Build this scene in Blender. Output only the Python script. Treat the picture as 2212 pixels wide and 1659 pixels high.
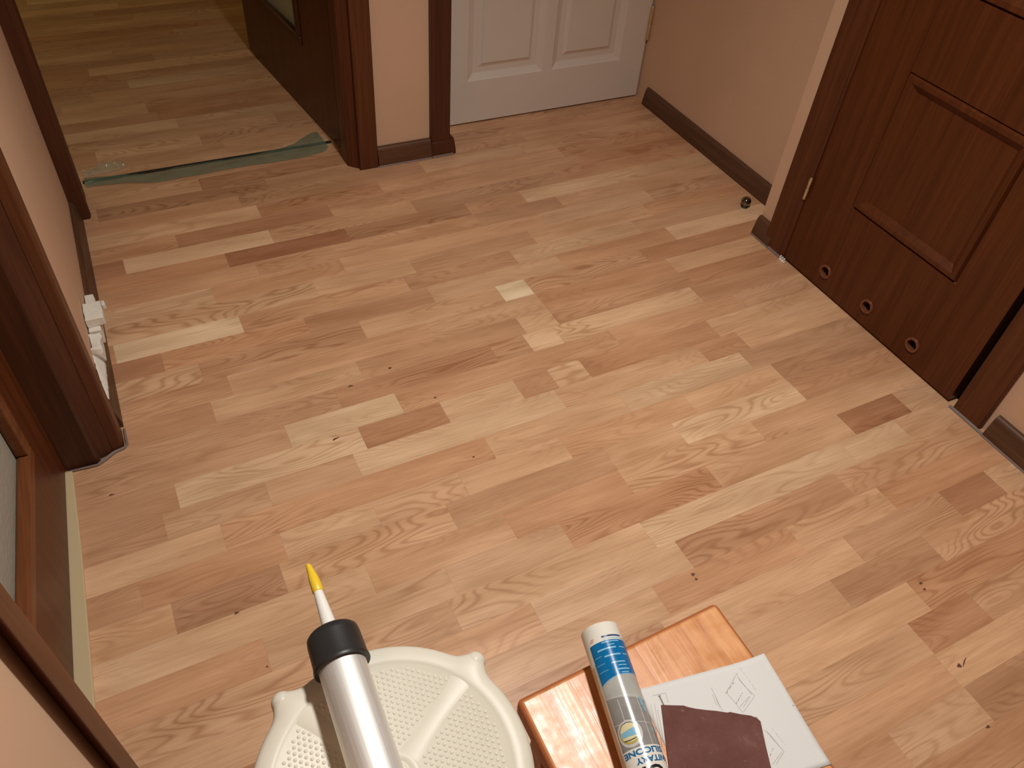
import bpy, bmesh, math, random
from mathutils import Vector, Matrix, noise as mnoise

random.seed(11)
scn = bpy.context.scene
for o in list(bpy.data.objects):
    bpy.data.objects.remove(o, do_unlink=True)
COL = scn.collection

# ------------------------------------------------------------------ camera
CAM_H = 1.28
yaw, pit, rol = math.radians(29.7895), math.radians(45.1654), math.radians(5.4853)
F_PX, IW, IH = 1707.86, 2212.0, 1659.0
fw = Vector((math.sin(yaw)*math.cos(pit), math.cos(yaw)*math.cos(pit), -math.sin(pit)))
r0 = Vector((math.cos(yaw), -math.sin(yaw), 0.0))
u0 = r0.cross(fw)
rt = math.cos(rol)*r0 + math.sin(rol)*u0
up = -math.sin(rol)*r0 + math.cos(rol)*u0
cam = bpy.data.cameras.new('camera')
cam.sensor_fit = 'HORIZONTAL'
cam.sensor_width = 36.0
cam.lens = F_PX/IW*36.0
cam.clip_start = 0.02
cam_o = bpy.data.objects.new('camera', cam)
COL.objects.link(cam_o)
M = Matrix((rt, up, -fw)).transposed().to_4x4()
M.translation = Vector((0, 0, CAM_H))
cam_o.matrix_world = M
scn.camera = cam_o

# ------------------------------------------------------------------ world, lights, exposure
w = bpy.data.worlds.new('world')
scn.world = w
w.use_nodes = True
w.node_tree.nodes['Background'].inputs['Color'].default_value = (0.55, 0.6, 0.5, 1)
w.node_tree.nodes['Background'].inputs['Strength'].default_value = 0.02
scn.view_settings.view_transform = 'Standard'
scn.view_settings.look = 'None'
scn.view_settings.exposure = 0.0
scn.view_settings.gamma = 1.0
scn.view_settings.use_curve_mapping = False

def area(name, loc, size, power, color, aim=None, shape='DISK'):
    l = bpy.data.lights.new(name, 'AREA')
    l.shape = shape
    l.size = size
    l.energy = power
    l.color = color
    o = bpy.data.objects.new(name, l)
    COL.objects.link(o)
    o.location = loc
    if aim is not None:
        o.rotation_euler = (Vector(aim)-Vector(loc)).to_track_quat('-Z', 'Y').to_euler()
    return o

def spot(name, loc, aim, angle, radius, power, color):
    l = bpy.data.lights.new(name, 'SPOT')
    l.energy = power
    l.color = color
    l.spot_size = math.radians(angle)
    l.spot_blend = 1.0
    l.shadow_soft_size = radius
    o = bpy.data.objects.new(name, l)
    COL.objects.link(o)
    o.location = loc
    o.rotation_euler = (Vector(aim)-Vector(loc)).to_track_quat('-Z', 'Y').to_euler()
    return o
# shaded pendant lamp above the viewer's right hand
spot('hall_pendant_lamp', (0.62, 0.68, 1.95), (0.49, 0.72, 0.0), 136, 0.07, 112.0, (1.0, 0.965, 0.90))
area('back_room_fill', (-1.2, 4.6, 2.4), 0.5, 7.0, (0.95, 0.95, 0.40))  # unseen yellowish fill light, added to brighten the back room floor

# ------------------------------------------------------------------ helpers
def link(o, parent=None):
    COL.objects.link(o)
    if parent is not None:
        o.parent = parent
    return o

def tag(o, label=None, cat=None, group=None, kind=None):
    if label: o['label'] = label
    if cat: o['category'] = cat
    if group: o['group'] = group
    if kind: o['kind'] = kind
    return o

def struct(o, label, cat):
    return tag(o, label, cat, kind='structure')

def empty(name, loc=(0, 0, 0)):
    o = bpy.data.objects.new(name, None)
    o.location = loc
    o.empty_display_size = 0.05
    return link(o)

def mesh_obj(name, bm, mats, parent=None, smooth=False, bevel=0.0, segs=2, angle=40):
    bmesh.ops.recalc_face_normals(bm, faces=bm.faces[:])
    me = bpy.data.meshes.new(name)
    bm.to_mesh(me)
    bm.free()
    if not isinstance(mats, (list, tuple)):
        mats = [mats]
    for m in mats:
        me.materials.append(m)
    o = bpy.data.objects.new(name, me)
    link(o, parent)
    if parent is not None:
        # geometry is written in world space: undo the parent's offset
        o.matrix_parent_inverse = Matrix.Translation(parent.location).inverted() if parent.type == 'EMPTY' else Matrix()
    if bevel > 0:
        b = o.modifiers.new('bevel', 'BEVEL')
        b.width = bevel
        b.segments = segs
        b.limit_method = 'ANGLE'
        b.angle_limit = math.radians(30)
    if smooth or bevel > 0:
        for p in me.polygons:
            p.use_smooth = True
        me.set_sharp_from_angle(angle=math.radians(angle))
    return o

def box(bm, x0, x1, y0, y1, z0, z1):
    vs = [bm.verts.new((x, y, z)) for z in (z0, z1) for y in (y0, y1) for x in (x0, x1)]
    for f in ((0, 2, 3, 1), (4, 5, 7, 6), (0, 1, 5, 4), (2, 6, 7, 3), (0, 4, 6, 2), (1, 3, 7, 5)):
        bm.faces.new([vs[i] for i in f])
    return vs

def prism(bm, poly, z0, z1):
    """vertical prism over an xy polygon"""
    a = [bm.verts.new((x, y, z0)) for x, y in poly]
    b = [bm.verts.new((x, y, z1)) for x, y in poly]
    n = len(poly)
    for i in range(n):
        bm.faces.new((a[i], a[(i+1) % n], b[(i+1) % n], b[i]))
    bm.faces.new(a[::-1])
    bm.faces.new(b)

def extrude_profile(bm, prof, p0, p1, out):
    """sweep profile [(d, z)] (d measured along 'out') from p0 to p1 (xy)"""
    p0, p1, out = Vector(p0), Vector(p1), Vector(out)
    rings = []
    for p in (p0, p1):
        rings.append([bm.verts.new((p.x+out.x*d, p.y+out.y*d, z)) for d, z in prof])
    n = len(prof)
    for i in range(n):
        bm.faces.new((rings[0][i], rings[0][(i+1) % n], rings[1][(i+1) % n], rings[1][i]))
    bm.faces.new(rings[0][::-1])
    bm.faces.new(rings[1])

def lathe(bm, prof, origin, axis, n=48, cap0=True, cap1=True, xdir=None):
    """revolve [(s, r)] about an axis"""
    axis = Vector(axis).normalized()
    e1 = axis.orthogonal().normalized() if xdir is None else Vector(xdir).normalized()
    e2 = axis.cross(e1)
    O = Vector(origin)
    rings = []
    for s, r in prof:
        rings.append([bm.verts.new(O+axis*s+(e1*math.cos(2*math.pi*k/n)+e2*math.sin(2*math.pi*k/n))*r) for k in range(n)])
    for a, b in zip(rings, rings[1:]):
        for k in range(n):
            bm.faces.new((a[k], a[(k+1) % n], b[(k+1) % n], b[k]))
    if cap0: bm.faces.new(rings[0][::-1])
    if cap1: bm.faces.new(rings[-1])

def tube_path(bm, pts, radii, n=10):
    pts = [Vector(p) for p in pts]
    rings = []
    for i, p in enumerate(pts):
        d = (pts[min(i+1, len(pts)-1)]-pts[max(i-1, 0)]).normalized()
        e1 = d.cross(Vector((0, 0, 1)))
        if e1.length < 1e-3: e1 = Vector((1, 0, 0))
        e1.normalize()
        e2 = d.cross(e1)
        rings.append([bm.verts.new(p+(e1*math.cos(2*math.pi*k/n)+e2*math.sin(2*math.pi*k/n))*radii[i]) for k in range(n)])
    for a, b in zip(rings, rings[1:]):
        for k in range(n):
            bm.faces.new((a[k], a[(k+1) % n], b[(k+1) % n], b[k]))
    bm.faces.new(rings[0][::-1])
    bm.faces.new(rings[-1])

# ------------------------------------------------------------------ materials
class NT:
    def __init__(self, name):
        self.m = bpy.data.materials.new(name)
        self.m.use_nodes = True
        self.t = self.m.node_tree
        self.b = self.t.nodes['Principled BSDF']
    def n(self, typ, **kw):
        nd = self.t.nodes.new(typ)
        for k, v in kw.items():
            if k in nd.inputs.keys():
                nd.inputs[k].default_value = v
            else:
                setattr(nd, k, v)
        return nd
    def l(self, a, b):
        self.t.links.new(a, b)
    def math(self, op, a, b=None, c=None):
        nd = self.t.nodes.new('ShaderNodeMath')
        nd.operation = op
        for i, v in enumerate((a, b, c)):
            if v is None: continue
            if isinstance(v, (int, float)): nd.inputs[i].default_value = v
            else: self.l(v, nd.inputs[i])
        return nd.outputs[0]
    def ramp(self, fac, stops):
        nd = self.t.nodes.new('ShaderNodeValToRGB')
        e = nd.color_ramp.elements
        while len(e) < len(stops): e.new(0.5)
        for i, (p, c) in enumerate(stops):
            e[i].position = p
            e[i].color = (c[0], c[1], c[2], 1) if not isinstance(c, (int, float)) else (c, c, c, 1)
        self.l(fac, nd.inputs['Fac'])
        return nd.outputs['Color']
    def mul(self, a, b, fac=1.0, mode='MULTIPLY'):
        nd = self.t.nodes.new('ShaderNodeMix')
        nd.data_type = 'RGBA'
        nd.blend_type = mode
        nd.inputs['Factor'].default_value = fac
        for s, v in ((nd.inputs['A'], a), (nd.inputs['B'], b)):
            if isinstance(v, tuple): s.default_value = (*v, 1) if len(v) == 3 else v
            else: self.l(v, s)
        return nd.outputs['Result']
    def bump(self, h, strength, dist=0.001):
        nd = self.t.nodes.new('ShaderNodeBump')
        nd.inputs['Strength'].default_value = strength
        nd.inputs['Distance'].default_value = dist
        self.l(h, nd.inputs['Height'])
        self.l(nd.outputs['Normal'], self.b.inputs['Normal'])
    def set(self, **kw):
        for k, v in kw.items():
            k = k.replace('_', ' ')
            if isinstance(v, tuple) and len(v) == 3: v = (*v, 1)
            self.b.inputs[k].default_value = v
        return self

def plain(name, color, rough=0.5, metallic=0.0, spec=0.5, noise=0.0, nscale=60, bump=0.0, bscale=300):
    t = NT(name)
    t.set(Base_Color=color, Roughness=rough, Metallic=metallic, Specular_IOR_Level=spec)
    if noise > 0:
        g = t.n('ShaderNodeNewGeometry')
        nz = t.n('ShaderNodeTexNoise', Scale=nscale, Detail=4.0)
        t.l(g.outputs['Position'], nz.inputs['Vector'])
        c = t.ramp(nz.outputs['Fac'], [(0.3, 1-noise), (0.7, 1+noise*0.3)])
        t.l(t.mul(color, c), t.b.inputs['Base Color'])
    if bump > 0:
        g = t.n('ShaderNodeNewGeometry')
        nz = t.n('ShaderNodeTexNoise', Scale=bscale, Detail=3.0)
        t.l(g.outputs['Position'], nz.inputs['Vector'])
        t.bump(nz.outputs['Fac'], bump)
    return t.m

def laminate():
    t = NT('laminate')
    g = t.n('ShaderNodeNewGeometry')
    oi = t.n('ShaderNodeObjectInfo')
    sep = t.n('ShaderNodeSeparateXYZ')
    t.l(g.outputs['Position'], sep.inputs[0])
    rnd = oi.outputs['Random']
    u = t.math('ADD', sep.outputs['X'], t.math('MULTIPLY', rnd, 37.0))
    v = t.math('ADD', sep.outputs['Y'], t.math('MULTIPLY', rnd, 11.0))
    def vec(su, sv, off=0.0):
        c = t.n('ShaderNodeCombineXYZ')
        t.l(t.math('MULTIPLY', u, su), c.inputs[0])
        t.l(t.math('MULTIPLY', v, sv), c.inputs[1])
        t.l(t.math('MULTIPLY_ADD', rnd, 23.0, off), c.inputs[2])
        return c.outputs[0]
    # growth rings: contour lines of a field stretched along the strip
    n1 = t.n('ShaderNodeTexNoise', Scale=1.0, Detail=2.0, Roughness=0.5)
    t.l(vec(1.7, 9.5), n1.inputs['Vector'])
    rings = t.math('SINE', t.math('MULTIPLY', n1.outputs['Fac'], 190.0))
    rings = t.math('MULTIPLY_ADD', rings, 0.5, 0.5)
    rings = t.math('POWER', rings, 2.8)
    # where the rings show
    n2 = t.n('ShaderNodeTexNoise', Scale=1.0, Detail=1.0)
    t.l(vec(3.0, 9.0, 5.0), n2.inputs['Vector'])
    mask = t.ramp(n2.outputs['Fac'], [(0.40, 0.10), (0.62, 1.0)])
    ringm = t.math('MULTIPLY', rings, mask)
    # fine fibre
    n3 = t.n('ShaderNodeTexNoise', Scale=1.0, Detail=4.0, Roughness=0.6)
    t.l(vec(9.0, 260.0, 9.0), n3.inputs['Vector'])
    # broad tone clouds
    n4 = t.n('ShaderNodeTexNoise', Scale=1.0, Detail=2.0)
    t.l(vec(4.0, 22.0, 3.0), n4.inputs['Vector'])
    # dark pores
    n5 = t.n('ShaderNodeTexNoise', Scale=1.0, Detail=2.0)
    t.l(vec(16.0, 190.0, 14.0), n5.inputs['Vector'])
    pores = t.ramp(n5.outputs['Fac'], [(0.66, 0.0), (0.76, 1.0)])
    c = oi.outputs['Color']
    dark = t.mul(c, (0.66, 0.54, 0.45))
    mixr = t.n('ShaderNodeMix', data_type='RGBA')
    ringm = t.math('MULTIPLY', ringm, t.ramp(t.math('FRACT', t.math('MULTIPLY', rnd, 17.3)), [(0.0, 0.25), (1.0, 0.95)]))
    t.l(t.math('MULTIPLY', ringm, 0.85), mixr.inputs['Factor'])
    t.l(c, mixr.inputs['A'])
    t.l(dark, mixr.inputs['B'])
    c2 = t.mul(mixr.outputs['Result'], t.ramp(n4.outputs['Fac'], [(0.3, (0.86, 0.82, 0.78)), (0.7, (1.1, 1.12, 1.14))]))
    c3 = t.mul(c2, t.ramp(n3.outputs['Fac'], [(0.32, (0.90, 0.87, 0.84)), (0.68, (1.06, 1.06, 1.06))]))
    mp = t.n('ShaderNodeMix', data_type='RGBA')
    t.l(t.math('MULTIPLY', pores, 0.32), mp.inputs['Factor'])
    t.l(c3, mp.inputs['A'])
    t.l(t.mul(c3, (0.5, 0.4, 0.32)), mp.inputs['B'])
    t.l(mp.outputs['Result'], t.b.inputs['Base Color'])
    t.l(t.ramp(n4.outputs['Fac'], [(0.3, 0.30), (0.7, 0.40)]), t.b.inputs['Roughness'])
    t.set(Specular_IOR_Level=0.45)
    t.bump(n3.outputs['Fac'], 0.05, 0.0006)
    return t.m

def dark_wood(name, base, axis='Z', rough=0.38, spec=0.27, contrast=0.26):
    t = NT(name)
    g = t.n('ShaderNodeNewGeometry')
    mp = t.n('ShaderNodeMapping')
    sc = {'Z': (55, 55, 2.2), 'X': (2.2, 55, 55), 'Y': (55, 2.2, 55)}[axis]
    mp.inputs['Scale'].default_value = sc
    t.l(g.outputs['Position'], mp.inputs['Vector'])
    n1 = t.n('ShaderNodeTexNoise', Scale=1.0, Detail=4.0, Roughness=0.6, Distortion=0.5)
    t.l(mp.outputs[0], n1.inputs['Vector'])
    mp2 = t.n('ShaderNodeMapping')
    mp2.inputs['Scale'].default_value = tuple(s*4 for s in sc)
    t.l(g.outputs['Position'], mp2.inputs['Vector'])
    n2 = t.n('ShaderNodeTexNoise', Scale=1.0, Detail=2.0)
    t.l(mp2.outputs[0], n2.inputs['Vector'])
    d = 1-contrast
    c = t.mul(base, t.ramp(n1.outputs['Fac'], [(0.3, (d, d*0.95, d*0.9)), (0.7, (1.18, 1.2, 1.2))]))
    c = t.mul(c, t.ramp(n2.outputs['Fac'], [(0.3, 0.85), (0.7, 1.08)]))
    t.l(c, t.b.inputs['Base Color'])
    t.set(Roughness=rough, Specular_IOR_Level=spec)
    t.bump(n2.outputs['Fac'], 0.08, 0.0006)
    return t.m

def stool_wood():
    t = NT('orange_stained_pine')
    g = t.n('ShaderNodeNewGeometry')
    mp = t.n('ShaderNodeMapping')
    mp.inputs['Scale'].default_value = (85, 5.0, 85)
    t.l(g.outputs['Position'], mp.inputs['Vector'])
    n1 = t.n('ShaderNodeTexNoise', Scale=1.0, Detail=3.0, Roughness=0.55, Distortion=0.6)
    t.l(mp.outputs[0], n1.inputs['Vector'])
    n2 = t.n('ShaderNodeTexNoise', Scale=45.0, Detail=3.0)
    t.l(g.outputs['Position'], n2.inputs['Vector'])
    c = t.ramp(n1.outputs['Fac'], [(0.28, (0.50, 0.19, 0.065)), (0.5, (0.66, 0.29, 0.11)), (0.75, (0.76, 0.39, 0.17))])
    c = t.mul(c, t.ramp(n2.outputs['Fac'], [(0.3, (0.9, 0.86, 0.82)), (0.7, (1.05, 1.05, 1.05))]))
    # worn varnish: pale scratches
    vo = t.n('ShaderNodeTexNoise', Scale=70.0, Detail=6.0, Roughness=0.8)
    t.l(g.outputs['Position'], vo.inputs['Vector'])
    wear = t.ramp(vo.outputs['Fac'], [(0.66, 0.0), (0.74, 1.0)])
    m = t.n('ShaderNodeMix', data_type='RGBA')
    t.l(t.math('MULTIPLY', wear, 0.4), m.inputs['Factor'])
    t.l(c, m.inputs['A'])
    m.inputs['B'].default_value = (0.82, 0.56, 0.38, 1)
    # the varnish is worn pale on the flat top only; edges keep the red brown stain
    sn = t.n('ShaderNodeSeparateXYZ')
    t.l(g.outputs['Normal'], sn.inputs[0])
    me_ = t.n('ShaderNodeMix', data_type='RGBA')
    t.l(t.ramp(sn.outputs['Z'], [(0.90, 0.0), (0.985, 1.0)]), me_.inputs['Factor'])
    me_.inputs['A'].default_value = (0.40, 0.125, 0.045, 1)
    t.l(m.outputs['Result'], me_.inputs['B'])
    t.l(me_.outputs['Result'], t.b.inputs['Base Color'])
    t.l(t.ramp(n2.outputs['Fac'], [(0.3, 0.26), (0.7, 0.42)]), t.b.inputs['Roughness'])
    t.set(Specular_IOR_Level=0.5)
    t.bump(n1.outputs['Fac'], 0.35, 0.0012)
    return t.m

def brushed(name, color, rough=0.33):
    t = NT(name)
    g = t.n('ShaderNodeNewGeometry')
    mp = t.n('ShaderNodeMapping')
    mp.inputs['Scale'].default_value = (500, 6, 500)
    t.l(g.outputs['Position'], mp.inputs['Vector'])
    n1 = t.n('ShaderNodeTexNoise', Scale=1.0, Detail=2.0)
    t.l(mp.outputs[0], n1.inputs['Vector'])
    n2 = t.n('ShaderNodeTexNoise', Scale=55.0, Detail=5.0, Roughness=0.7)
    t.l(g.outputs['Position'], n2.inputs['Vector'])
    c = t.mul(color, t.ramp(n2.outputs['Fac'], [(0.26, (0.5, 0.48, 0.46)), (0.36, (1, 1, 1))]))
    c = t.mul(c, t.ramp(n1.outputs['Fac'], [(0.3, 0.9), (0.7, 1.05)]))
    t.l(c, t.b.inputs['Base Color'])
    t.set(Metallic=0.75, Roughness=rough)
    t.bump(n1.outputs['Fac'], 0.06, 0.0004)
    return t.m

def film_mat():
    t = NT('green_plastic_film')
    t.set(Base_Color=(0.17, 0.24, 0.165), Roughness=0.28, Specular_IOR_Level=0.5, Alpha=0.55)
    g = t.n('ShaderNodeNewGeometry')
    n = t.n('ShaderNodeTexNoise', Scale=26.0, Detail=4.0)
    t.l(g.outputs['Position'], n.inputs['Vector'])
    t.bump(n.outputs['Fac'], 0.6, 0.004)
    return t.m

def glass_mat(name, color):
    t = NT(name)
    t.set(Base_Color=color, Roughness=0.35, Specular_IOR_Level=0.5, Transmission_Weight=0.35, IOR=1.2)
    g = t.n('ShaderNodeNewGeometry')
    n = t.n('ShaderNodeTexNoise', Scale=120.0, Detail=3.0)
    t.l(g.outputs['Position'], n.inputs['Vector'])
    t.bump(n.outputs['Fac'], 0.5, 0.002)
    return t.m

def sand_mat():
    t = NT('maroon_abrasive')
    g = t.n('ShaderNodeNewGeometry')
    n1 = t.n('ShaderNodeTexNoise', Scale=28.0, Detail=5.0, Roughness=0.7)
    t.l(g.outputs['Position'], n1.inputs['Vector'])
    n2 = t.n('ShaderNodeTexNoise', Scale=110.0, Detail=5.0, Roughness=0.8)
    t.l(g.outputs['Position'], n2.inputs['Vector'])
    c = t.ramp(n1.outputs['Fac'], [(0.35, (0.125, 0.046, 0.036)), (0.6, (0.155, 0.062, 0.050)), (0.72, (0.21, 0.105, 0.09))])
    d = t.ramp(n2.outputs['Fac'], [(0.61, 0.0), (0.74, 1.0)])
    m = t.n('ShaderNodeMix', data_type='RGBA')
    t.l(t.math('MULTIPLY', d, 0.6), m.inputs['Factor'])
    t.l(c, m.inputs['A'])
    m.inputs['B'].default_value = (0.36, 0.24, 0.22, 1)
    t.l(m.outputs['Result'], t.b.inputs['Base Color'])
    t.set(Roughness=0.8, Specular_IOR_Level=0.25)
    n3 = t.n('ShaderNodeTexNoise', Scale=1500.0, Detail=1.0)
    t.l(g.outputs['Position'], n3.inputs['Vector'])
    t.bump(n3.outputs['Fac'], 0.4, 0.0005)
    return t.m

MAT = {}
MAT['laminate'] = laminate()
MAT['door'] = dark_wood('mahogany_door', (0.100, 0.026, 0.0070), 'Z')
MAT['casing'] = dark_wood('mahogany_casing', (0.108, 0.032, 0.011), 'Z', rough=0.42)
MAT['casing_dark'] = dark_wood('walnut_casing', (0.082, 0.026, 0.011), 'Z', rough=0.45)
MAT['bead'] = dark_wood('mahogany_bead', (0.17, 0.055, 0.018), 'Y', rough=0.35)
MAT['skirt_y'] = dark_wood('brown_skirting_lengthwise', (0.110, 0.050, 0.025), 'Y', rough=0.45)
MAT['skirt_x'] = dark_wood('brown_skirting_crosswise', (0.115, 0.050, 0.025), 'X', rough=0.45)
MAT['wall'] = plain('peach_wall_paint', (0.635, 0.41, 0.27), 0.75, spec=0.25, noise=0.04, nscale=6, bump=0.08, bscale=500)
MAT['white_wall'] = plain('ceiling_paint', (0.80, 0.77, 0.70), 0.9)
MAT['whitedoor'] = plain('white_door_lacquer', (0.70, 0.61, 0.525), 0.4, spec=0.4, noise=0.03, nscale=9)
MAT['cream'] = plain('cream_plastic', (0.71, 0.665, 0.56), 0.42, spec=0.38, noise=0.03, nscale=20)
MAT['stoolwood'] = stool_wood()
MAT['alu'] = brushed('brushed_aluminium', (0.88, 0.865, 0.83), 0.54)
MAT['black'] = plain('black_plastic', (0.022, 0.021, 0.021), 0.42, spec=0.45)
MAT['white'] = plain('white_plastic', (0.84, 0.82, 0.77), 0.35)
MAT['tubewhite'] = plain('cartridge_white_plastic', (0.72, 0.69, 0.61), 0.24, spec=0.5)
MAT['yellow'] = plain('yellow_plastic', (0.83, 0.56, 0.03), 0.35)
MAT['paper'] = plain('white_paper', (0.685, 0.675, 0.655), 0.75, spec=0.2)
MAT['ink'] = plain('grey_ink', (0.44, 0.42, 0.39), 0.8)
MAT['ink2'] = plain('dark_ink', (0.20, 0.19, 0.18), 0.8)
MAT['sand'] = sand_mat()
MAT['film'] = film_mat()
MAT['clearfilm'] = plain('clear_film', (0.55, 0.56, 0.40), 0.12, spec=0.8)
MAT['clearfilm'].node_tree.nodes['Principled BSDF'].inputs['Alpha'].default_value = 0.35
MAT['copper'] = plain('copper_ring', (0.21, 0.075, 0.036), 0.28, metallic=0.3)
MAT['hole'] = plain('vent_dark', (0.012, 0.007, 0.004), 0.8)
MAT['underlay'] = plain('underlay_brown', (0.16, 0.085, 0.045), 0.8)
MAT['gap'] = plain('gap_dark', (0.02, 0.012, 0.008), 0.9)
MAT['brass'] = plain('brass_hinge', (0.62, 0.47, 0.27), 0.35, metallic=0.7)
MAT['chrome'] = plain('dark_chrome', (0.20, 0.19, 0.16), 0.12, metallic=1.0)
MAT['rubber'] = plain('black_rubber', (0.02, 0.02, 0.02), 0.6)
MAT['sealant'] = plain('grey_sealant', (0.20, 0.145, 0.125), 0.28)
MAT['creamstrip'] = plain('cream_edging', (0.56, 0.43, 0.25), 0.5)
MAT['foam'] = plain('white_foam', (0.74, 0.70, 0.62), 0.7, noise=0.06, nscale=120)
MAT['glass_l'] = glass_mat('frosted_glass_grey', (0.52, 0.50, 0.42))
MAT['glass_b'] = glass_mat('frosted_glass_pale', (0.60, 0.68, 0.66))
MAT['lbl_blue'] = plain('label_blue', (0.002, 0.135, 0.34), 0.22, spec=0.35)
MAT['lbl_light'] = plain('label_light_text', (0.25, 0.48, 0.66), 0.22)
MAT['lbl_grey'] = plain('label_grey_photo', (0.27, 0.255, 0.24), 0.2, noise=0.18, nscale=45)
MAT['lbl_greylight'] = plain('label_pale_grey', (0.42, 0.42, 0.39), 0.2, noise=0.12, nscale=60)
MAT['lbl_line'] = plain('label_tile_joint', (0.52, 0.51, 0.48), 0.22)
MAT['lbl_text'] = plain('label_text_blue', (0.005, 0.13, 0.32), 0.25)
MAT['lbl_navy'] = plain('label_text_navy', (0.05, 0.08, 0.20), 0.25)
MAT['lbl_black'] = plain('label_text_black', (0.012, 0.012, 0.011), 0.25)
MAT['lbl_red'] = plain('label_red', (0.62, 0.20, 0.13), 0.25)
MAT['lbl_beige'] = plain('label_beige', (0.55, 0.44, 0.33), 0.25, noise=0.25, nscale=70)
MAT['lbl_cream'] = plain('label_cream', (0.68, 0.60, 0.36), 0.25)
MAT['lbl_gold'] = plain('label_gold', (0.45, 0.36, 0.08), 0.25)
MAT['lbl_sky'] = plain('label_sky', (0.20, 0.44, 0.58), 0.25)

# ------------------------------------------------------------------ room shell
H = 2.6
XL, XR = -0.192, 1.570          # left / right wall faces
YB = 2.118                      # back wall face
def wall(name, boxes, label, mat='wall'):
    bm = bmesh.new()
    for b in boxes: box(bm, *b)
    return struct(mesh_obj(name, bm, MAT[mat]), label, 'wall')

wall('wall_left', [(-0.36, XL, -1.30, 0.425, 0, H), (-0.36, XL, 1.236, YB, 0, H), (-0.36, XL, 0.425, 1.236, 2.06, H)],
     'peach painted wall on the left around the glazed brown door')
wall('wall_back', [(0.645, 0.870, YB, 2.29, 0, H), (-0.36, -0.185, YB, 2.29, 0, H), (-0.185, 0.645, YB, 2.29, 2.06, H),
                   (0.870, 1.705, 2.30, 2.42, 2.06, H)],
     'narrow peach wall pier between the open doorway and the white door')
wall('wall_right', [(XR, 1.72, 1.33, 1.397, 0, H), (XR, 1.72, -1.30, 0.580, 0, H), (XR, 1.72, 0.580, 1.33, 2.06, H)],
     'peach wall on the right around the bathroom door with its free corner')
wall('wall_niche', [(1.705, 1.85, 1.397, 2.42, 0, H)], 'shaded peach wall of the recess to the right of the white door')
wall('wall_front', [(-0.36, 1.72, -1.45, -1.30, 0, H)], 'peach wall behind the viewer closing the hallway')
wall('wall_room_far', [(-1.70, 1.40, 5.2, 5.35, 0, H)], 'far wall of the dim room behind the doorway')
wall('wall_room_left', [(-1.85, -1.70, 2.29, 5.35, 0, H)], 'left wall of the dim room behind the doorway')
wall('wall_room_right', [(0.87, 0.95, 2.42, 5.35, 0, H)], 'right wall of the dim room behind the doorway')
wall('wall_room_near', [(-1.85, -0.36, 2.118, 2.29, 0, H)], 'near wall of the dim room left of the doorway')
bm = bmesh.new()
box(bm, -1.85, 1.85, -1.45, 5.35, H, H+0.05)
struct(mesh_obj('ceiling', bm, MAT['white_wall']), 'pale plain ceiling over the hallway and the back room', 'ceiling')

# ------------------------------------------------------------------ floor of single laminate strips
bm = bmesh.new()
box(bm, -1.85, 1.85, -1.45, 5.35, -0.06, -0.0085)
floor = struct(mesh_obj('floor', bm, MAT['underlay']), 'three strip laminate floor of mixed brown and pale oak strips', 'floor')

SL = math.atan(0.012)
CS, SN = math.cos(SL), math.sin(SL)
def to_uv(x, y): return (x*CS+y*SN, -x*SN+y*CS)
def to_xy(u, v): return (u*CS-v*SN, u*SN+v*CS)
def ray(px, py):
    return fw*F_PX + rt*(px-IW/2) + up*(IH/2-py)
def on_z(px, py, z=0.0):
    d = ray(px, py)
    return Vector((0, 0, CAM_H)) + d*((z-CAM_H)/d.z)
ROW0, ROWH = 0.1377, 0.0647

PAL = [(0.0, (0.325, 0.138, 0.072)), (0.2, (0.430, 0.206, 0.110)), (0.4, (0.560, 0.302, 0.166)), (0.5, (0.622, 0.354, 0.200)),
       (0.6, (0.678, 0.410, 0.236)), (0.75, (0.755, 0.497, 0.300)), (0.9, (0.815, 0.582, 0.366)), (1.0, (0.84, 0.625, 0.41))]
def tone_color(t):
    t = max(0.0, min(1.0, t))
    for (a, ca), (b, cb) in zip(PAL, PAL[1:]):
        if t <= b:
            k = (t-a)/(b-a)
            c = [ca[i]+(cb[i]-ca[i])*k for i in range(3)]
            break
    j = random.uniform(-0.035, 0.045)
    return (c[0]*(1+j*0.6), c[1]*(1-j*0.5), c[2]*(1-j*1.2), 1.0)

# end joints read off the photograph: crop origin, crop scale, (x, y, tone left of it, tone right of it)
S1 = 0.33454
JOINTS = []
def J(ox, oy, s, lst):
    for x, y, a, b in lst:
        JOINTS.append((ox+s*x, oy+s*y, a, b))
J(180, 380, S1, [(757, 62, .55, .32), (87, 245, .5, .3), (1130, 220, .66, .42), (1925, 85, .36, .5), (605, 425, .45, .27), (1605, 240, .3, .5),
                 (1215, 395, .76, .5), (268, 597, .3, .66), (930, 550, .4, .12), (1710, 385, .12, .36), (1680, 590, .46, .68), (2115, 565, .68, .5),
                 (845, 782, .62, .5), (1500, 725, .62, .5), (1020, 957, .86, .5), (205, 1157, .38, .86), (1440, 960, .52, .42), (1800, 985, .42, .66),
                 (760, 1270, .58, .42), (525, 1245, .28, .42), (1790, 1262, .62, .46), (2050, 1457, .88, .5), (1785, 1655, .66, .34),
                 (845, 1540, .40, .52), (2085, 690, .5, .46)])
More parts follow.
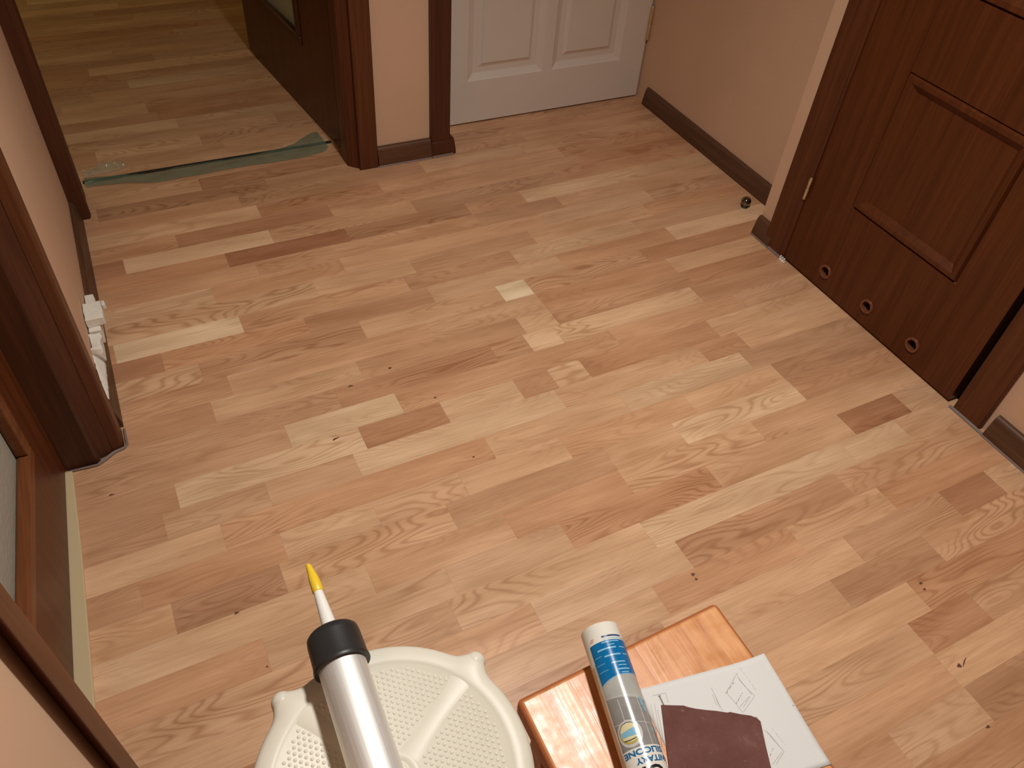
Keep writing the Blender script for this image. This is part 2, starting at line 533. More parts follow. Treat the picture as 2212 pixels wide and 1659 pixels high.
J(900, 300, S1, [(693, 382, .46, .74), (930, 412, .36, .52), (400, 525, .5, .34), (335, 455, .3, .5), (835, 545, .36, .56), (750, 640, .4, .58),
                 (632, 768, .4, .62), (1655, 622, .45, .72), (1482, 768, .52, .36), (545, 1007, .52, .96), (738, 970, .96, .46), (95, 1010, .28, .54),
                 (1807, 1002, .78, .42), (1765, 905, .5, .4), (825, 1075, .55, .42), (895, 1160, .56, .4), (680, 1212, .38, .7), (722, 1322, .38, .82),
                 (905, 1252, .82, .68), (1285, 1290, .58, .5), (1900, 1212, .42, .62), (505, 1392, .36, .46), (1087, 1482, .66, .38), (862, 1522, .38, .64),
                 (655, 1612, .66, .42), (1842, 1385, .58, .42), (2140, 1442, .68, .42)])
J(850, 800, S1, [(35, 207, .88, .48), (330, 267, .38, .64), (1907, 207, .46, .62), (1842, 402, .58, .84), (612, 482, .5, .6),
                 (1115, 502, .56, .66), (1400, 572, .44, .64), (1500, 722, .44, .62), (2080, 700, .38, .64), (458, 742, .56, .62), (372, 940, .64, .52),
                 (745, 992, .62, .46), (1118, 1065, .64, .5), (372, 1365, .56, .48), (1662, 1087, .70, .84), (1692, 1432, .62, .5), (910, 1552, .6, .64)])
J(1472, 800, S1, [(1072, 357, .5, .24), (1428, 212, .24, .52), (1425, 378, .66, .56), (1342, 842, .6, .44), (2028, 722, .3, .62), (1735, 862, .5, .3),
                  (1100, 1142, .62, .38), (752, 1100, .5, .6), (1640, 1162, .38, .58), (1040, 1452, .56, .36), (1548, 1472, .66, .42), (1925, 1520, .38, .5),
                  (1075, 520, .58, .72)])
J(1650, 1240, 0.25407, [(1880, 282, .38, .5), (1345, 560, .58, .34), (1520, 770, .56, .68), (1782, 1052, .58, .4), (1092, 1402, .5, .6)])
J(150, 900, S1, [(1895, 135, .8, .38), (1422, 150, .46, .7), (1862, 317, .5, .68), (695, 512, .40, .82), (605, 662, .4, .52), (1285, 500, .5, .58),
                 (985, 745, .6, .5), (1385, 842, .48, .62), (1382, 1042, .30, .58), (1997, 660, .62, .54), (465, 1175, .45, .4), (672, 1292, .6, .3),
                 (1938, 1032, .64, .48)])
J(1500, 450, 0.3219, [(108, 782, .42, .62), (372, 932, .38, .62), (545, 1082, .64, .36)])
ROWS = {}
for jx, jy, a, b in JOINTS:
    p = on_z(jx, jy)
    u, v = to_uv(p.x, p.y)
    k = int(math.floor((v-ROW0)/ROWH))
    ROWS.setdefault(k, []).append((u, a, b))

plank_count = 0
def plank(u0, u1, k, tone):
    global plank_count
    g = 0.00003
    v0, v1 = ROW0+k*ROWH+g, ROW0+(k+1)*ROWH-g
    u0 += g; u1 -= g
    zt = -random.uniform(0.0, 0.00012)
    bm = bmesh.new()
    c = 0.00012
    lo = [(u0, v0), (u1, v0), (u1, v1), (u0, v1)]
    hi = [(u0+c, v0+c), (u1-c, v0+c), (u1-c, v1-c), (u0+c, v1-c)]
    A = [bm.verts.new((*to_xy(*p), -0.008)) for p in lo]
    B = [bm.verts.new((*to_xy(*p), zt-0.0001)) for p in lo]
    T = [bm.verts.new((*to_xy(*p), zt)) for p in hi]
    for i in range(4):
        j = (i+1) % 4
        bm.faces.new((A[i], A[j], B[j], B[i]))
        bm.faces.new((B[i], B[j], T[j], T[i]))
    bm.faces.new(T)
    bm.faces.new(A[::-1])
    o = mesh_obj('plank', bm, MAT['laminate'], floor)
    o.color = tone_color(tone)
    plank_count += 1

def fill_row(k, ua, ub):
    js = sorted(j for j in ROWS.get(k, []) if ua+0.04 < j[0] < ub-0.04)
    cuts = []
    for j in js:
        if cuts and j[0]-cuts[-1][0] < 0.035:
            continue
        cuts.append(j)
    segs = []
    edges = [(ua, None, None)]+cuts+[(ub, None, None)]
    for e0, e1 in zip(edges, edges[1:]):
        L = e1[0]-e0[0]
        tl, tr = e0[2], e1[1]
        if L > 0.62:
            n = max(2, int(round(L/0.44)))
            xs = [e0[0]+L*(i+random.uniform(-0.22, 0.22) if 0 < i < n else i)/n for i in range(n+1)]
            for i in range(n):
                t = random.choice((.42, .46, .5, .54, .58, .48, .52))+random.uniform(-.04, .04)
                if i == 0 and tl is not None: t = tl
                if i == n-1 and tr is not None: t = tr
                segs.append((xs[i], xs[i+1], t))
        else:
            if tl is not None and tr is not None: t = (tl+tr)/2
            else: t = tl if tl is not None else tr
            if t is None: t = random.uniform(.4, .6)
            segs.append((e0[0], e1[0], t))
    for a, b, t in segs:
        plank(a, b, k, t)

K_BACK = int(math.floor((2.303-ROW0)/ROWH))     # first row beyond the threshold
for k in range(-2, K_BACK):
    v = ROW0+k*ROWH
    if v > 1.33: fill_row(k, -0.21, 1.735)
    else: fill_row(k, -0.315, 1.60)
random.seed(5)
for k in range(K_BACK, K_BACK+27):
    v = ROW0+k*ROWH
    xs = -0.62-random.uniform(0, 0.25)
    while xs < 0.75:
        L = random.uniform(0.30, 0.75)
        plank(xs, xs+L, k, random.choice((.36, .42, .46, .5, .54, .6, .66)))
        xs += L
# the rest of the flooring, outside the view
bm = bmesh.new()
vb = ROW0-2*ROWH
def quad(u0, u1, v0, v1):
    vs = [bm.verts.new((*to_xy(*p), -0.0002)) for p in ((u0, v0), (u1, v0), (u1, v1), (u0, v1))]
    bm.faces.new(vs)
for i in range(19):
    quad(-0.30, 1.70, vb-(i+1)*ROWH+0.0003, vb-i*ROWH-0.0003)
o = mesh_obj('plank_field', bm, MAT['laminate'], floor)
o['kind'] = 'stuff'
o.color = tone_color(.5)
# dark knots and specks in the print
def knot(px, py, a, b, ang=0.0):
    p = on_z(px, py)
    bm = bmesh.new()
    n = 12
    vs = []
    for i in range(n):
        t = 2*math.pi*i/n
        rr = 1+0.25*math.sin(3*t+px)
        x, y = a*rr*math.cos(t), b*rr*math.sin(t)
        vs.append(bm.verts.new((p.x+x*math.cos(ang)-y*math.sin(ang), p.y+x*math.sin(ang)+y*math.cos(ang), 0.0003)))
    bm.faces.new(vs)
    mesh_obj('knot', bm, MAT['knot'], floor)
MAT['knot'] = plain('knot_dark', (0.13, 0.055, 0.028), 0.5)
for kx in ((842, 795, .004, .003), (757, 834, .006, .0022), (1497, 1241, .004, .003), (1504, 1251, .003, .0026), (1989, 1260, .0035, .0025), (1997, 1273, .003, .0022),
           (2072, 1438, .0042, .0036), (2083, 1430, .011, .0011, 0.5), (241, 1069, .005, .0018), (511, 1324, .004, .0024), (577, 1440, .002, .0018), (725, 948, .008, .002, .2),
           (940, 859, .003, .0025), (2134, 1570, .004, .0022), (1023, 987, .003, .0018)):
    knot(*kx)

# ------------------------------------------------------------------ skirting boards
PROF = [(0, 0), (0.020, 0), (0.0205, 0.006), (0.0195, 0.016), (0.0165, 0.034), (0.0135, 0.050), (0.0100, 0.058), (0.0045, 0.0605), (0, 0.060)]
BEAD = [(0.0195, 0), (0.0230, 0), (0.0224, 0.002), (0.0202, 0.0045)]
def skirting(name, p0, p1, out, label, mat, seal=True):
    bm = bmesh.new()
    extrude_profile(bm, PROF, p0, p1, out)
    o = struct(mesh_obj(name, bm, MAT[mat], smooth=True, angle=50), label, 'skirting board')
    if seal:
        bm = bmesh.new()
        extrude_profile(bm, BEAD, p0, p1, out)
        mesh_obj('sealant_bead', bm, MAT['sealant'], o)
    return o
skirting('baseboard_left', (XL, 1.296), (XL, YB-0.02), (1, 0), 'brown skirting board on the left wall under the white fittings', 'skirt_y', seal=False)
skirting('baseboard_back', (0.662, YB), (0.834, YB), (0, -1), 'short brown skirting board on the pier beside the doorway', 'skirt_x')
skirting('baseboard_niche', (1.7065, 1.398), (1.7065, 2.205), (-1, 0), 'dark brown skirting board in the recess near the doorstop', 'skirt_y', seal=False)
skirting('baseboard_corner', (XR, 1.322), (XR, 1.397), (-1, 0), 'short stub of skirting with a curved end left of the bathroom door', 'skirt_y')
skirting('baseboard_right', (XR, -1.30), (XR, 0.556), (-1, 0), 'brown skirting board on the right of the bathroom door', 'skirt_y')
skirting('baseboard_near_left', (XL, -1.30), (XL, 0.392), (1, 0), 'brown skirting board on the near left wall', 'skirt_y', seal=False)

# ------------------------------------------------------------------ right: bathroom door with three vents
XD = 1.559
tb = struct(empty('trim_1', (XD, 0.96, 0)), 'dark mahogany frame around the bathroom door on the right', 'door frame')
bm = bmesh.new()
box(bm, 1.553, 1.572, 1.262, 1.346, 0.001, 2.12)
mesh_obj('casing', bm, MAT['casing'], tb, bevel=0.004, segs=3)
bm = bmesh.new()
box(bm, 1.553, 1.572, 0.572, 0.645, 0.001, 2.12)
mesh_obj('casing', bm, MAT['casing'], tb, bevel=0.004, segs=3)
bm = bmesh.new()
box(bm, 1.553, 1.572, 0.645, 1.262, 2.045, 2.12)
mesh_obj('casing', bm, MAT['casing'], tb, bevel=0.004, segs=3)
bm = bmesh.new()
box(bm, 1.572, 1.72, 0.582, 0.60, 0.001, 2.04)
box(bm, 1.572, 1.72, 1.31, 1.328, 0.001, 2.04)
mesh_obj('jamb', bm, MAT['casing_dark'], tb)
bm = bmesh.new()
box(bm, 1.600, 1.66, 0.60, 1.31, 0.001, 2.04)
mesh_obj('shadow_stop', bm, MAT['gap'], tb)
bm = bmesh.new()
extrude_profile(bm, [(0.0165, 0), (0.0215, 0), (0.0205, 0.003), (0.017, 0.0065)], (XR, 1.246), (XR, 1.322), (-1, 0))
extrude_profile(bm, [(0.0165, 0), (0.0215, 0), (0.0205, 0.003), (0.017, 0.0065)], (XR, 0.556), (XR, 0.652), (-1, 0))
mesh_obj('sealant_bead', bm, MAT['sealant'], tb)

def panelled_leaf(bm, X, sx, y0, y1, z0, z1, panels, thick, inset, m_w, depth, holes=(), hr=0.0132):
    """door leaf in a y-z plane at x=X, front towards sx; panels [(ya,yb,za,zb)] recessed behind a sloped moulding"""
    hs = 0.024
    cells = [(y-hs, y+hs, z-hs, z+hs) for y, z in holes]
    ys = sorted({y0, y1, *[p for q in list(panels)+cells for p in q[:2]]})
    zs = sorted({z0, z1, *[p for q in list(panels)+cells for p in q[2:]]})
    def hole_at(ya, yb, za, zb):
        return any(q[0]-1e-6 <= ya and yb <= q[1]+1e-6 and q[2]-1e-6 <= za and zb <= q[3]+1e-6 for q in cells)
    for hy, hz in holes:
        for q in range(4):
            a0 = math.pi/2*q
            pts = [(hr*math.cos(a0+math.pi/2*i/9), hr*math.sin(a0+math.pi/2*i/9)) for i in range(10)]
            m1 = (hs*round(math.cos(a0+math.pi/2)), hs*round(math.sin(a0+math.pi/2)))
            m0 = (hs*round(math.cos(a0)), hs*round(math.sin(a0)))
            cr = (m0[0]+m1[0], m0[1]+m1[1])
            bm.faces.new([bm.verts.new((X, hy+u, hz+v)) for u, v in pts+[m1, cr, m0]])
    def inside(ya, yb, za, zb):
        return any(q[0]-1e-6 <= ya and yb <= q[1]+1e-6 and q[2]-1e-6 <= za and zb <= q[3]+1e-6 for q in panels)
    cache = {}
    def V(x, y, z):
        k = (round(x, 5), round(y, 5), round(z, 5))
        if k not in cache: cache[k] = bm.verts.new((x, y, z))
        return cache[k]
    for ya, yb in zip(ys, ys[1:]):
        for za, zb in zip(zs, zs[1:]):
            if not inside(ya, yb, za, zb) and not hole_at(ya, yb, za, zb):
                bm.faces.new((V(X, ya, za), V(X, yb, za), V(X, yb, zb), V(X, ya, zb)))
    for (ya, yb, za, zb) in panels:
        steps = [(0, 0), (0.003, -0.004), (0.007, 0.004), (m_w*0.55, 0.0035), (m_w, -depth), (m_w+0.004, -depth)]
        rings = []
        for ins, d in steps:
            x = X+sx*d
            rings.append([V(x, ya+ins, za+ins), V(x, yb-ins, za+ins), V(x, yb-ins, zb-ins), V(x, ya+ins, zb-ins)])
        for a, b in zip(rings, rings[1:]):
            for i in range(4):
                bm.faces.new((a[i], a[(i+1) % 4], b[(i+1) % 4], b[i]))
        bm.faces.new(rings[-1])
    Xb = X-sx*thick
    for (a, b) in (((y0, z0), (y1, z0)), ((y1, z0), (y1, z1)), ((y1, z1), (y0, z1)), ((y0, z1), (y0, z0))):
        pts = [a, b]
        bm.faces.new((bm.verts.new((X, a[0], a[1])), bm.verts.new((X, b[0], b[1])), bm.verts.new((Xb, b[0], b[1])), bm.verts.new((Xb, a[0], a[1]))))
    bm.faces.new([bm.verts.new((Xb, y, z)) for y, z in ((y0, z0), (y1, z0), (y1, z1), (y0, z1))])

d1 = struct(empty('door_1', (XD, 0.96, 0)), 'dark mahogany bathroom door with square panels and three round vents', 'door')
bm = bmesh.new()
panelled_leaf(bm, XD, -1, 0.664, 1.2610, 0.007, 2.03, [(0.792, 1.122, 0.256, 0.598), (0.792, 1.122, 0.772, 1.114), (0.792, 1.122, 1.288, 1.63)], 0.036, 0, 0.032, 0.008, holes=[(1.116, 0.060), (0.962, 0.060), (0.808, 0.060)])
mesh_obj('leaf', bm, MAT['door'], d1)
for yv in (1.116, 0.962, 0.808):
    bm = bmesh.new()
    # ring: revolve about x axis
    lathe(bm, [(0.0, 0.0125), (0.004, 0.0135), (0.0052, 0.0160), (0.004, 0.0185), (0.0, 0.0195)], (XD, yv, 0.060), (-1, 0, 0), n=32, cap0=False, cap1=False)
    lathe(bm, [(0.0005, 0.0132), (-0.020, 0.0128)], (XD-0.001, yv, 0.060), (-1, 0, 0), n=32, cap0=False, cap1=False)
    rg = mesh_obj('vent_ring', bm, MAT['copper'], d1, smooth=True)
    bm = bmesh.new()
    lathe(bm, [(-0.0202, 0.0130), (-0.0195, 0.0130)], (XD, yv, 0.060), (-1, 0, 0), n=32)
    mesh_obj('vent_hole', bm, MAT['hole'], d1)
hg = bmesh.new()
lathe(hg, [(0, 0.0030), (0.002, 0.0042), (0.03, 0.0042), (0.031, 0.0034), (0.033, 0.0034), (0.034, 0.0042), (0.06, 0.0042), (0.063, 0.0028)], (1.5505, 1.2615, 0.196), (0, 0, 1), n=16)
mesh_obj('hinge', hg, MAT['brass'], d1, smooth=True)

# ------------------------------------------------------------------ white panelled door at the end
d2 = struct(empty('door_2', (1.315, 2.265, 0)), 'white panelled door at the end of the recess', 'door')
bm = bmesh.new()
tmp = bmesh.new()
pan = [(1.024, 1.296, 0.146, 0.93), (1.332, 1.600, 0.146, 0.93), (1.024, 1.296, 1.08, 1.92), (1.332, 1.600, 1.08, 1.92)]
def white_leaf(bm):
    x0, x1, z0, z1, Y = 0.922, 1.698, 0.006, 2.03, 2.265
    xs = sorted({x0, x1, *[p for q in pan for p in q[:2]]})
    zs = sorted({z0, z1, *[p for q in pan for p in q[2:]]})
    c = {}
    def V(x, d, z):
        k = (round(x, 5), round(d, 5), round(z, 5))
        if k not in c: c[k] = bm.verts.new((x, Y+d, z))
        return c[k]
    for a, b in zip(xs, xs[1:]):
        for e, f in zip(zs, zs[1:]):
            if not any(q[0]-1e-6 <= a and b <= q[1]+1e-6 and q[2]-1e-6 <= e and f <= q[3]+1e-6 for q in pan):
                bm.faces.new((V(a, 0, e), V(b, 0, e), V(b, 0, f), V(a, 0, f)))
    for (a, b, e, f) in pan:
        rings = []
        for ins, d in [(0, 0), (0.004, 0.003), (0.018, 0.0095), (0.022, 0.011), (0.040, 0.011), (0.048, 0.0075), (0.053, 0.0035), (0.056, 0.0035)]:
            rings.append([V(a+ins, d, e+ins), V(b-ins, d, e+ins), V(b-ins, d, f-ins), V(a+ins, d, f-ins)])
        for r1, r2 in zip(rings, rings[1:]):
            for i in range(4):
                bm.faces.new((r1[i], r1[(i+1) % 4], r2[(i+1) % 4], r2[i]))
        bm.faces.new(rings[-1])
    for (p, q) in (((x0, z0), (x1, z0)), ((x1, z0), (x1, z1)), ((x1, z1), (x0, z1)), ((x0, z1), (x0, z0))):
        bm.faces.new((bm.verts.new((p[0], Y, p[1])), bm.verts.new((q[0], Y, q[1])), bm.verts.new((q[0], Y+0.038, q[1])), bm.verts.new((p[0], Y+0.038, p[1]))))
    bm.faces.new([bm.verts.new((x, Y+0.038, z)) for x, z in ((x0, z0), (x1, z0), (x1, z1), (x0, z1))])
white_leaf(bm)
tmp.free()
mesh_obj('leaf', bm, MAT['whitedoor'], d2)
bm = bmesh.new()
lathe(bm, [(0, 0.004), (0.004, 0.0062), (0.05, 0.0062), (0.052, 0.0052), (0.054, 0.0062), (0.11, 0.0062), (0.114, 0.004)], (1.6975, 2.2585, 0.205), (0, 0, 1), n=14)
mesh_obj('hinge', bm, MAT['brass'], d2, smooth=True)
bm = bmesh.new()
box(bm, 0.872, 0.920, 2.300, 2.36, 0.001, 2.06)
box(bm, 0.872, 1.704, 2.303, 2.36, 0.001, 0.004)
struct(mesh_obj('trim_2', bm, MAT['gap']), 'dark rebate behind the white door', 'door frame')
bm = bmesh.new()
box(bm, 0.834, 0.8955, 2.098, 2.122, 0.055, 2.12)
box(bm, 0.834, 0.906, 2.098, 2.122, 0.001, 0.05)
prism_pts = None
o3 = mesh_obj('trim_3', bm, MAT['casing_dark'], bevel=0.0025)
struct(o3, 'dark brown corner casing with a flared foot beside the white door', 'door frame')
bm = bmesh.new()
prism(bm, [(0.834, 2.0985), (0.8955, 2.0985), (0.8955, 2.1215), (0.834, 2.1215)], 0.0495, 0.0555)
extrude_profile(bm, PROF, (0.8965, 2.1005), (0.8965, 2.26), (1, 0))
mesh_obj('return_foot', bm, MAT['casing_dark'], o3)
bm = bmesh.new()
extrude_profile(bm, [(0.0, 0), (0.005, 0), (0.004, 0.003), (0, 0.006)], (0.836, 2.0985), (0.906, 2.0985), (0, -1))
mesh_obj('sealant_bead', bm, MAT['sealant'], o3)
bm = bmesh.new()
box(bm, 0.8705, 0.8955, 2.1225, 2.299, 0.061, 2.06)
struct(mesh_obj('trim_4', bm, MAT['casing_dark']), 'brown lining of the recess left of the white door', 'door frame')

# ------------------------------------------------------------------ open doorway to the back room
t5 = struct(empty('trim_5', (0.62, 2.11, 0)), 'dark mahogany frame of the open doorway to the dim room', 'door frame')
bm = bmesh.new()
box(bm, 0.602, 0.660, 2.098, 2.117, 0.001, 2.12)
mesh_obj('casing', bm, MAT['casing'], t5, bevel=0.003)
bm = bmesh.new()
prism(bm, [(0.574, 2.136), (0.602, 2.110), (0.602, 2.118), (0.644, 2.118), (0.644, 2.232), (0.583, 2.232), (0.583, 2.205), (0.574, 2.200)], 0.001, 2.06)
mesh_obj('jamb', bm, MAT['casing'], t5, bevel=0.002)
bm = bmesh.new()
prism(bm, [(-0.194, 2.099), (-0.153, 2.099), (-0.150, 2.117), (-0.194, 2.117)], 0.001, 2.12)
mesh_obj('casing', bm, MAT['casing_dark'], t5, bevel=0.003)
bm = bmesh.new()
box(bm, -0.184, -0.156, 2.119, 2.235, 0.001, 2.06)
mesh_obj('jamb', bm, MAT['casing_dark'], t5)
bm = bmesh.new()
box(bm, -0.194, 0.660, 2.099, 2.117, 2.04, 2.12)
mesh_obj('casing', bm, MAT['casing_dark'], t5)

# open leaf swung into the back room
A = Vector((0.583, 2.236, 0)); B = Vector((0.486, 3.03, 0))
ex = (B-A).normalized(); ey = Vector((-ex.y, ex.x, 0))       # ey points to the visible face
d3 = struct(empty('door_3', (A.x, A.y, 0)), 'dark brown door with a frosted pane standing open in the dim room', 'door')
def leafbox(bm, a0, a1, z0, z1, t0, t1):
    """box on a leaf: along ex, thickness along ey"""
    vs = []
    for z in (z0, z1):
        for t in (t0, t1):
            for a in (a0, a1):
                p = LO+LX*a+LY*t
                vs.append(bm.verts.new((p.x, p.y, z)))
    for f in ((0, 2, 3, 1), (4, 5, 7, 6), (0, 1, 5, 4), (2, 6, 7, 3), (0, 4, 6, 2), (1, 3, 7, 5)):
        bm.faces.new([vs[i] for i in f])
LO, LX, LY = A, ex, ey
if LY.x > 0: LY = -LY
def glazed_leaf(root, width, g0, g1, gz0, gz1, wood, glass, beadm, z0=0.008, z1=2.03):
    bm = bmesh.new()
    leafbox(bm, 0, g0, z0, z1, -0.036, 0)
    leafbox(bm, g1, width, z0, z1, -0.036, 0)
    leafbox(bm, g0, g1, z0, gz0, -0.036, 0)
    leafbox(bm, g0, g1, gz1, z1, -0.036, 0)
    mesh_obj('leaf', bm, wood, root)
    bm = bmesh.new()
    leafbox(bm, g0-0.002, g1+0.002, gz0-0.002, gz1+0.002, -0.022, -0.014)
    mesh_obj('glass_pane', bm, glass, root)
    w_ = 0.028
    for q in ((g0, g1, gz0, gz0+w_), (g0, g1, gz1-w_, gz1), (g0, g0+w_, gz0+w_, gz1-w_), (g1-w_, g1, gz0+w_, gz1-w_)):
        bm = bmesh.new()
        leafbox(bm, *q, -0.014, 0.007)
        mesh_obj('glazing_bead', bm, beadm, root, bevel=0.005, segs=3)
glazed_leaf(d3, 0.80, 0.237, 0.66, 0.235, 1.75, MAT['door'], MAT['glass_b'], MAT['casing_dark'])

# seam between the two floors and the plastic film in it
bm = bmesh.new()
box(bm, -0.155, 0.57, 2.287, 2.3025, -0.001, 0.0012)
struct(mesh_obj('trim_6', bm, MAT['gap']), 'dark open seam in the floor under the doorway', 'floor seam')

def ribbon(name, left, right, mat, nz=0.006, freq=14, seed=0, z0=0.001, nsub=40, across=8):
    """crumpled sheet between two polylines (xy)"""
    def samp(pl, t):
        L = [0]
        for a, b in zip(pl, pl[1:]): L.append(L[-1]+math.dist(a, b))
        s = t*L[-1]
        for i in range(len(pl)-1):
            if s <= L[i+1]+1e-9:
                k = (s-L[i])/max(1e-9, L[i+1]-L[i])
                return (pl[i][0]+(pl[i+1][0]-pl[i][0])*k, pl[i][1]+(pl[i+1][1]-pl[i][1])*k)
        return pl[-1]
    bm = bmesh.new()
    g = []
    for i in range(nsub+1):
        a, b = samp(left, i/nsub), samp(right, i/nsub)
        row = []
        for j in range(across+1):
            k = j/across
            x, y = a[0]+(b[0]-a[0])*k, a[1]+(b[1]-a[1])*k
            h = abs(mnoise.noise(Vector((x*freq+seed, y*freq*1.6, seed*1.7))))+0.5*abs(mnoise.noise(Vector((x*freq*3, y*freq*3+seed, 4.2))))
            row.append(bm.verts.new((x, y, z0+nz*h*(0.4+0.6*math.sin(math.pi*k)))))
        g.append(row)
    for i in range(nsub):
        for j in range(across):
            bm.faces.new((g[i][j], g[i+1][j], g[i+1][j+1], g[i][j+1]))
    return mesh_obj(name, bm, mat, smooth=True, angle=70)
f_near = [(-0.150, 2.262), (-0.04, 2.248), (0.03, 2.225), (0.14, 2.226), (0.26, 2.232), (0.38, 2.226), (0.46, 2.226), (0.53, 2.240), (0.552, 2.262)]
f_far = [(-0.150, 2.315), (-0.06, 2.300), (0.02, 2.282), (0.14, 2.286), (0.26, 2.289), (0.38, 2.292), (0.46, 2.318), (0.50, 2.352), (0.545, 2.372)]
o = ribbon('plastic_film', f_near, f_far, MAT['film'], nz=0.016, seed=3.1)
tag(o, 'crumpled strip of greenish plastic film lying across the doorway threshold', 'plastic film')
o = ribbon('clear_film_scrap', [(-0.150, 2.318), (-0.10, 2.322), (-0.05, 2.330), (-0.035, 2.338)], [(-0.148, 2.352), (-0.10, 2.372), (-0.055, 2.382), (-0.036, 2.372)], MAT['clearfilm'], nz=0.022, freq=40, seed=8.0, nsub=20)
tag(o, 'shiny clear film scrap at the left end of the doorway threshold', 'plastic film')

# ------------------------------------------------------------------ left door with frosted glass
t7 = struct(empty('trim_7', (-0.22, 0.83, 0)), 'dark stepped wooden frame of the left glazed door', 'door frame')
bm = bmesh.new()
prism(bm, [(-0.350, 1.217), (-0.283, 1.217), (-0.231, 1.213), (-0.225, 1.217), (-0.223, 1.224), (-0.200, 1.233), (-0.200, 1.2355), (-0.350, 1.2355)], 0.001, 2.06)
mesh_obj('jamb', bm, MAT['casing_dark'], t7, bevel=0.0015)
bm = bmesh.new()
prism(bm, [(-0.199, 1.234), (-0.181, 1.238), (-0.177, 1.244), (-0.177, 1.286), (-0.181, 1.290), (-0.191, 1.290), (-0.191, 1.2365), (-0.199, 1.2365)], 0.001, 2.12)
mesh_obj('casing', bm, MAT['casing'], t7, bevel=0.001)
bm = bmesh.new()
prism(bm, [(-0.1915, 0.416), (-0.1775, 0.3985), (-0.1765, 0.3995), (-0.1765, 0.431), (-0.1785, 0.4365), (-0.199, 0.440), (-0.199, 0.428), (-0.1915, 0.428)], 0.001, 2.12)
mesh_obj('casing', bm, MAT['casing'], t7, bevel=0.001)
bm = bmesh.new()
box(bm, -0.350, -0.200, 0.427, 0.446, 0.001, 2.06)
mesh_obj('jamb', bm, MAT['casing_dark'], t7)
bm = bmesh.new()
box(bm, -0.191, -0.177, 0.41, 1.29, 2.04, 2.12)
mesh_obj('casing', bm, MAT['casing'], t7)
bm = bmesh.new()
pl = [(-0.283, 1.212), (-0.231, 1.209), (-0.222, 1.214), (-0.198, 1.2295), (-0.178, 1.235), (-0.172, 1.243), (-0.172, 1.287)]
tube_path(bm, [(x, y, 0.003) for x, y in pl], [0.002, 0.0025, 0.004, 0.0035, 0.003, 0.003, 0.0025], 8)
mesh_obj('sealant_bead', bm, MAT['sealant'], t7, smooth=True)

A4 = Vector((-0.287, 1.212, 0))
an = math.radians(3.0)
LO, LX = A4, Vector((-math.sin(an), -math.cos(an), 0))
LY = Vector((math.cos(an), -math.sin(an), 0))
d4 = struct(empty('door_4', tuple(A4)), 'dark brown door with a grey frosted pane on the left, slightly ajar', 'door')
glazed_leaf(d4, 0.765, 0.122, 0.64, 0.195, 1.80, MAT['door'], MAT['glass_l'], MAT['bead'], z0=0.012)
bm = bmesh.new()
pts = [(-0.300, 1.209, 0.0), (-0.2755, 1.209, 0.0), (-0.2755, 1.18, 0), (-0.2775, 1.005, 0), (-0.285, 0.779, 0), (-0.2935, 0.46, 0), (-0.345, 0.46, 0)]
prism(bm, [(x, y) for x, y, z in pts], 0.0005, 0.007)
o = mesh_obj('trim_8', bm, MAT['creamstrip'], bevel=0.002)
struct(o, 'narrow cream edging strip on the floor under the left glazed door', 'threshold strip')

# ------------------------------------------------------------------ small things along the left skirting
def chip(name, x0, x1, y0, y1, z0, z1, label, seed, amp=0.0015, extra=None):
    bm = bmesh.new()
    box(bm, x0, x1, y0, y1, z0, z1)
    if extra:
        for e in extra: box(bm, *e)
    bmesh.ops.subdivide_edges(bm, edges=bm.edges[:], cuts=3, use_grid_fill=True)
    for v in bm.verts:
        if v.co.z > z0+0.001:
            n = mnoise.noise_vector(v.co*60+Vector((seed, seed*2, 0)))
            v.co += Vector((n.x, n.y, n.z))*amp
    return tag(mesh_obj(name, bm, MAT['foam'], bevel=0.0015), label, 'plastic fitting', 'white plastic fittings on the left skirting')
SK = 0.0612
chip('plastic_fitting', -0.1895, -0.1705, 1.603, 1.655, SK, 0.082, 'small white square plastic block on the left skirting, farthest of the three', 1.0)
chip('plastic_fitting', -0.1905, -0.1660, 1.500, 1.572, SK, 0.100, 'tall white plastic block with an overhanging head, in the middle of the left skirting', 2.0, extra=[(-0.1905, -0.1540, 1.512, 1.572, 0.1005, 0.122), (-0.1535, -0.1470, 1.556, 1.572, 0.105, 0.120)])
chip('plastic_fitting', -0.1905, -0.1710, 1.440, 1.494, SK, 0.098, 'low jagged white plastic piece on the left skirting, nearest of the three', 3.0, amp=0.006)
bm = bmesh.new()
random.seed(9)
N = 16
g = []
for i in range(N+1):
    t = i/N
    y = 1.433-t*0.115
    w_ = 0.0165*(1-t)**0.8+0.002
    xr = -0.1735-0.006*t
    row = []
    for j in range(6):
        k = j/5
        zz = SK+0.0015+(0.030*(1-t)+0.004)*(1-k)*0.9+abs(mnoise.noise(Vector((y*70, k*4, 2))))*0.006
        row.append(bm.verts.new((xr-w_*(1-k)+mnoise.noise(Vector((y*120, k*3, 9)))*0.0012, y, zz)))
    g.append(row)
for i in range(N):
    for j in range(5):
        bm.faces.new((g[i][j], g[i+1][j], g[i+1][j+1], g[i][j+1]))
o = mesh_obj('paper_strip', bm, MAT['foam'], smooth=True, angle=60)
s = o.modifiers.new('thick', 'SOLIDIFY'); s.thickness = 0.0008; s.offset = 1
tag(o, 'torn crumpled white strip tapering along the left skirting towards the door', 'paper strip')

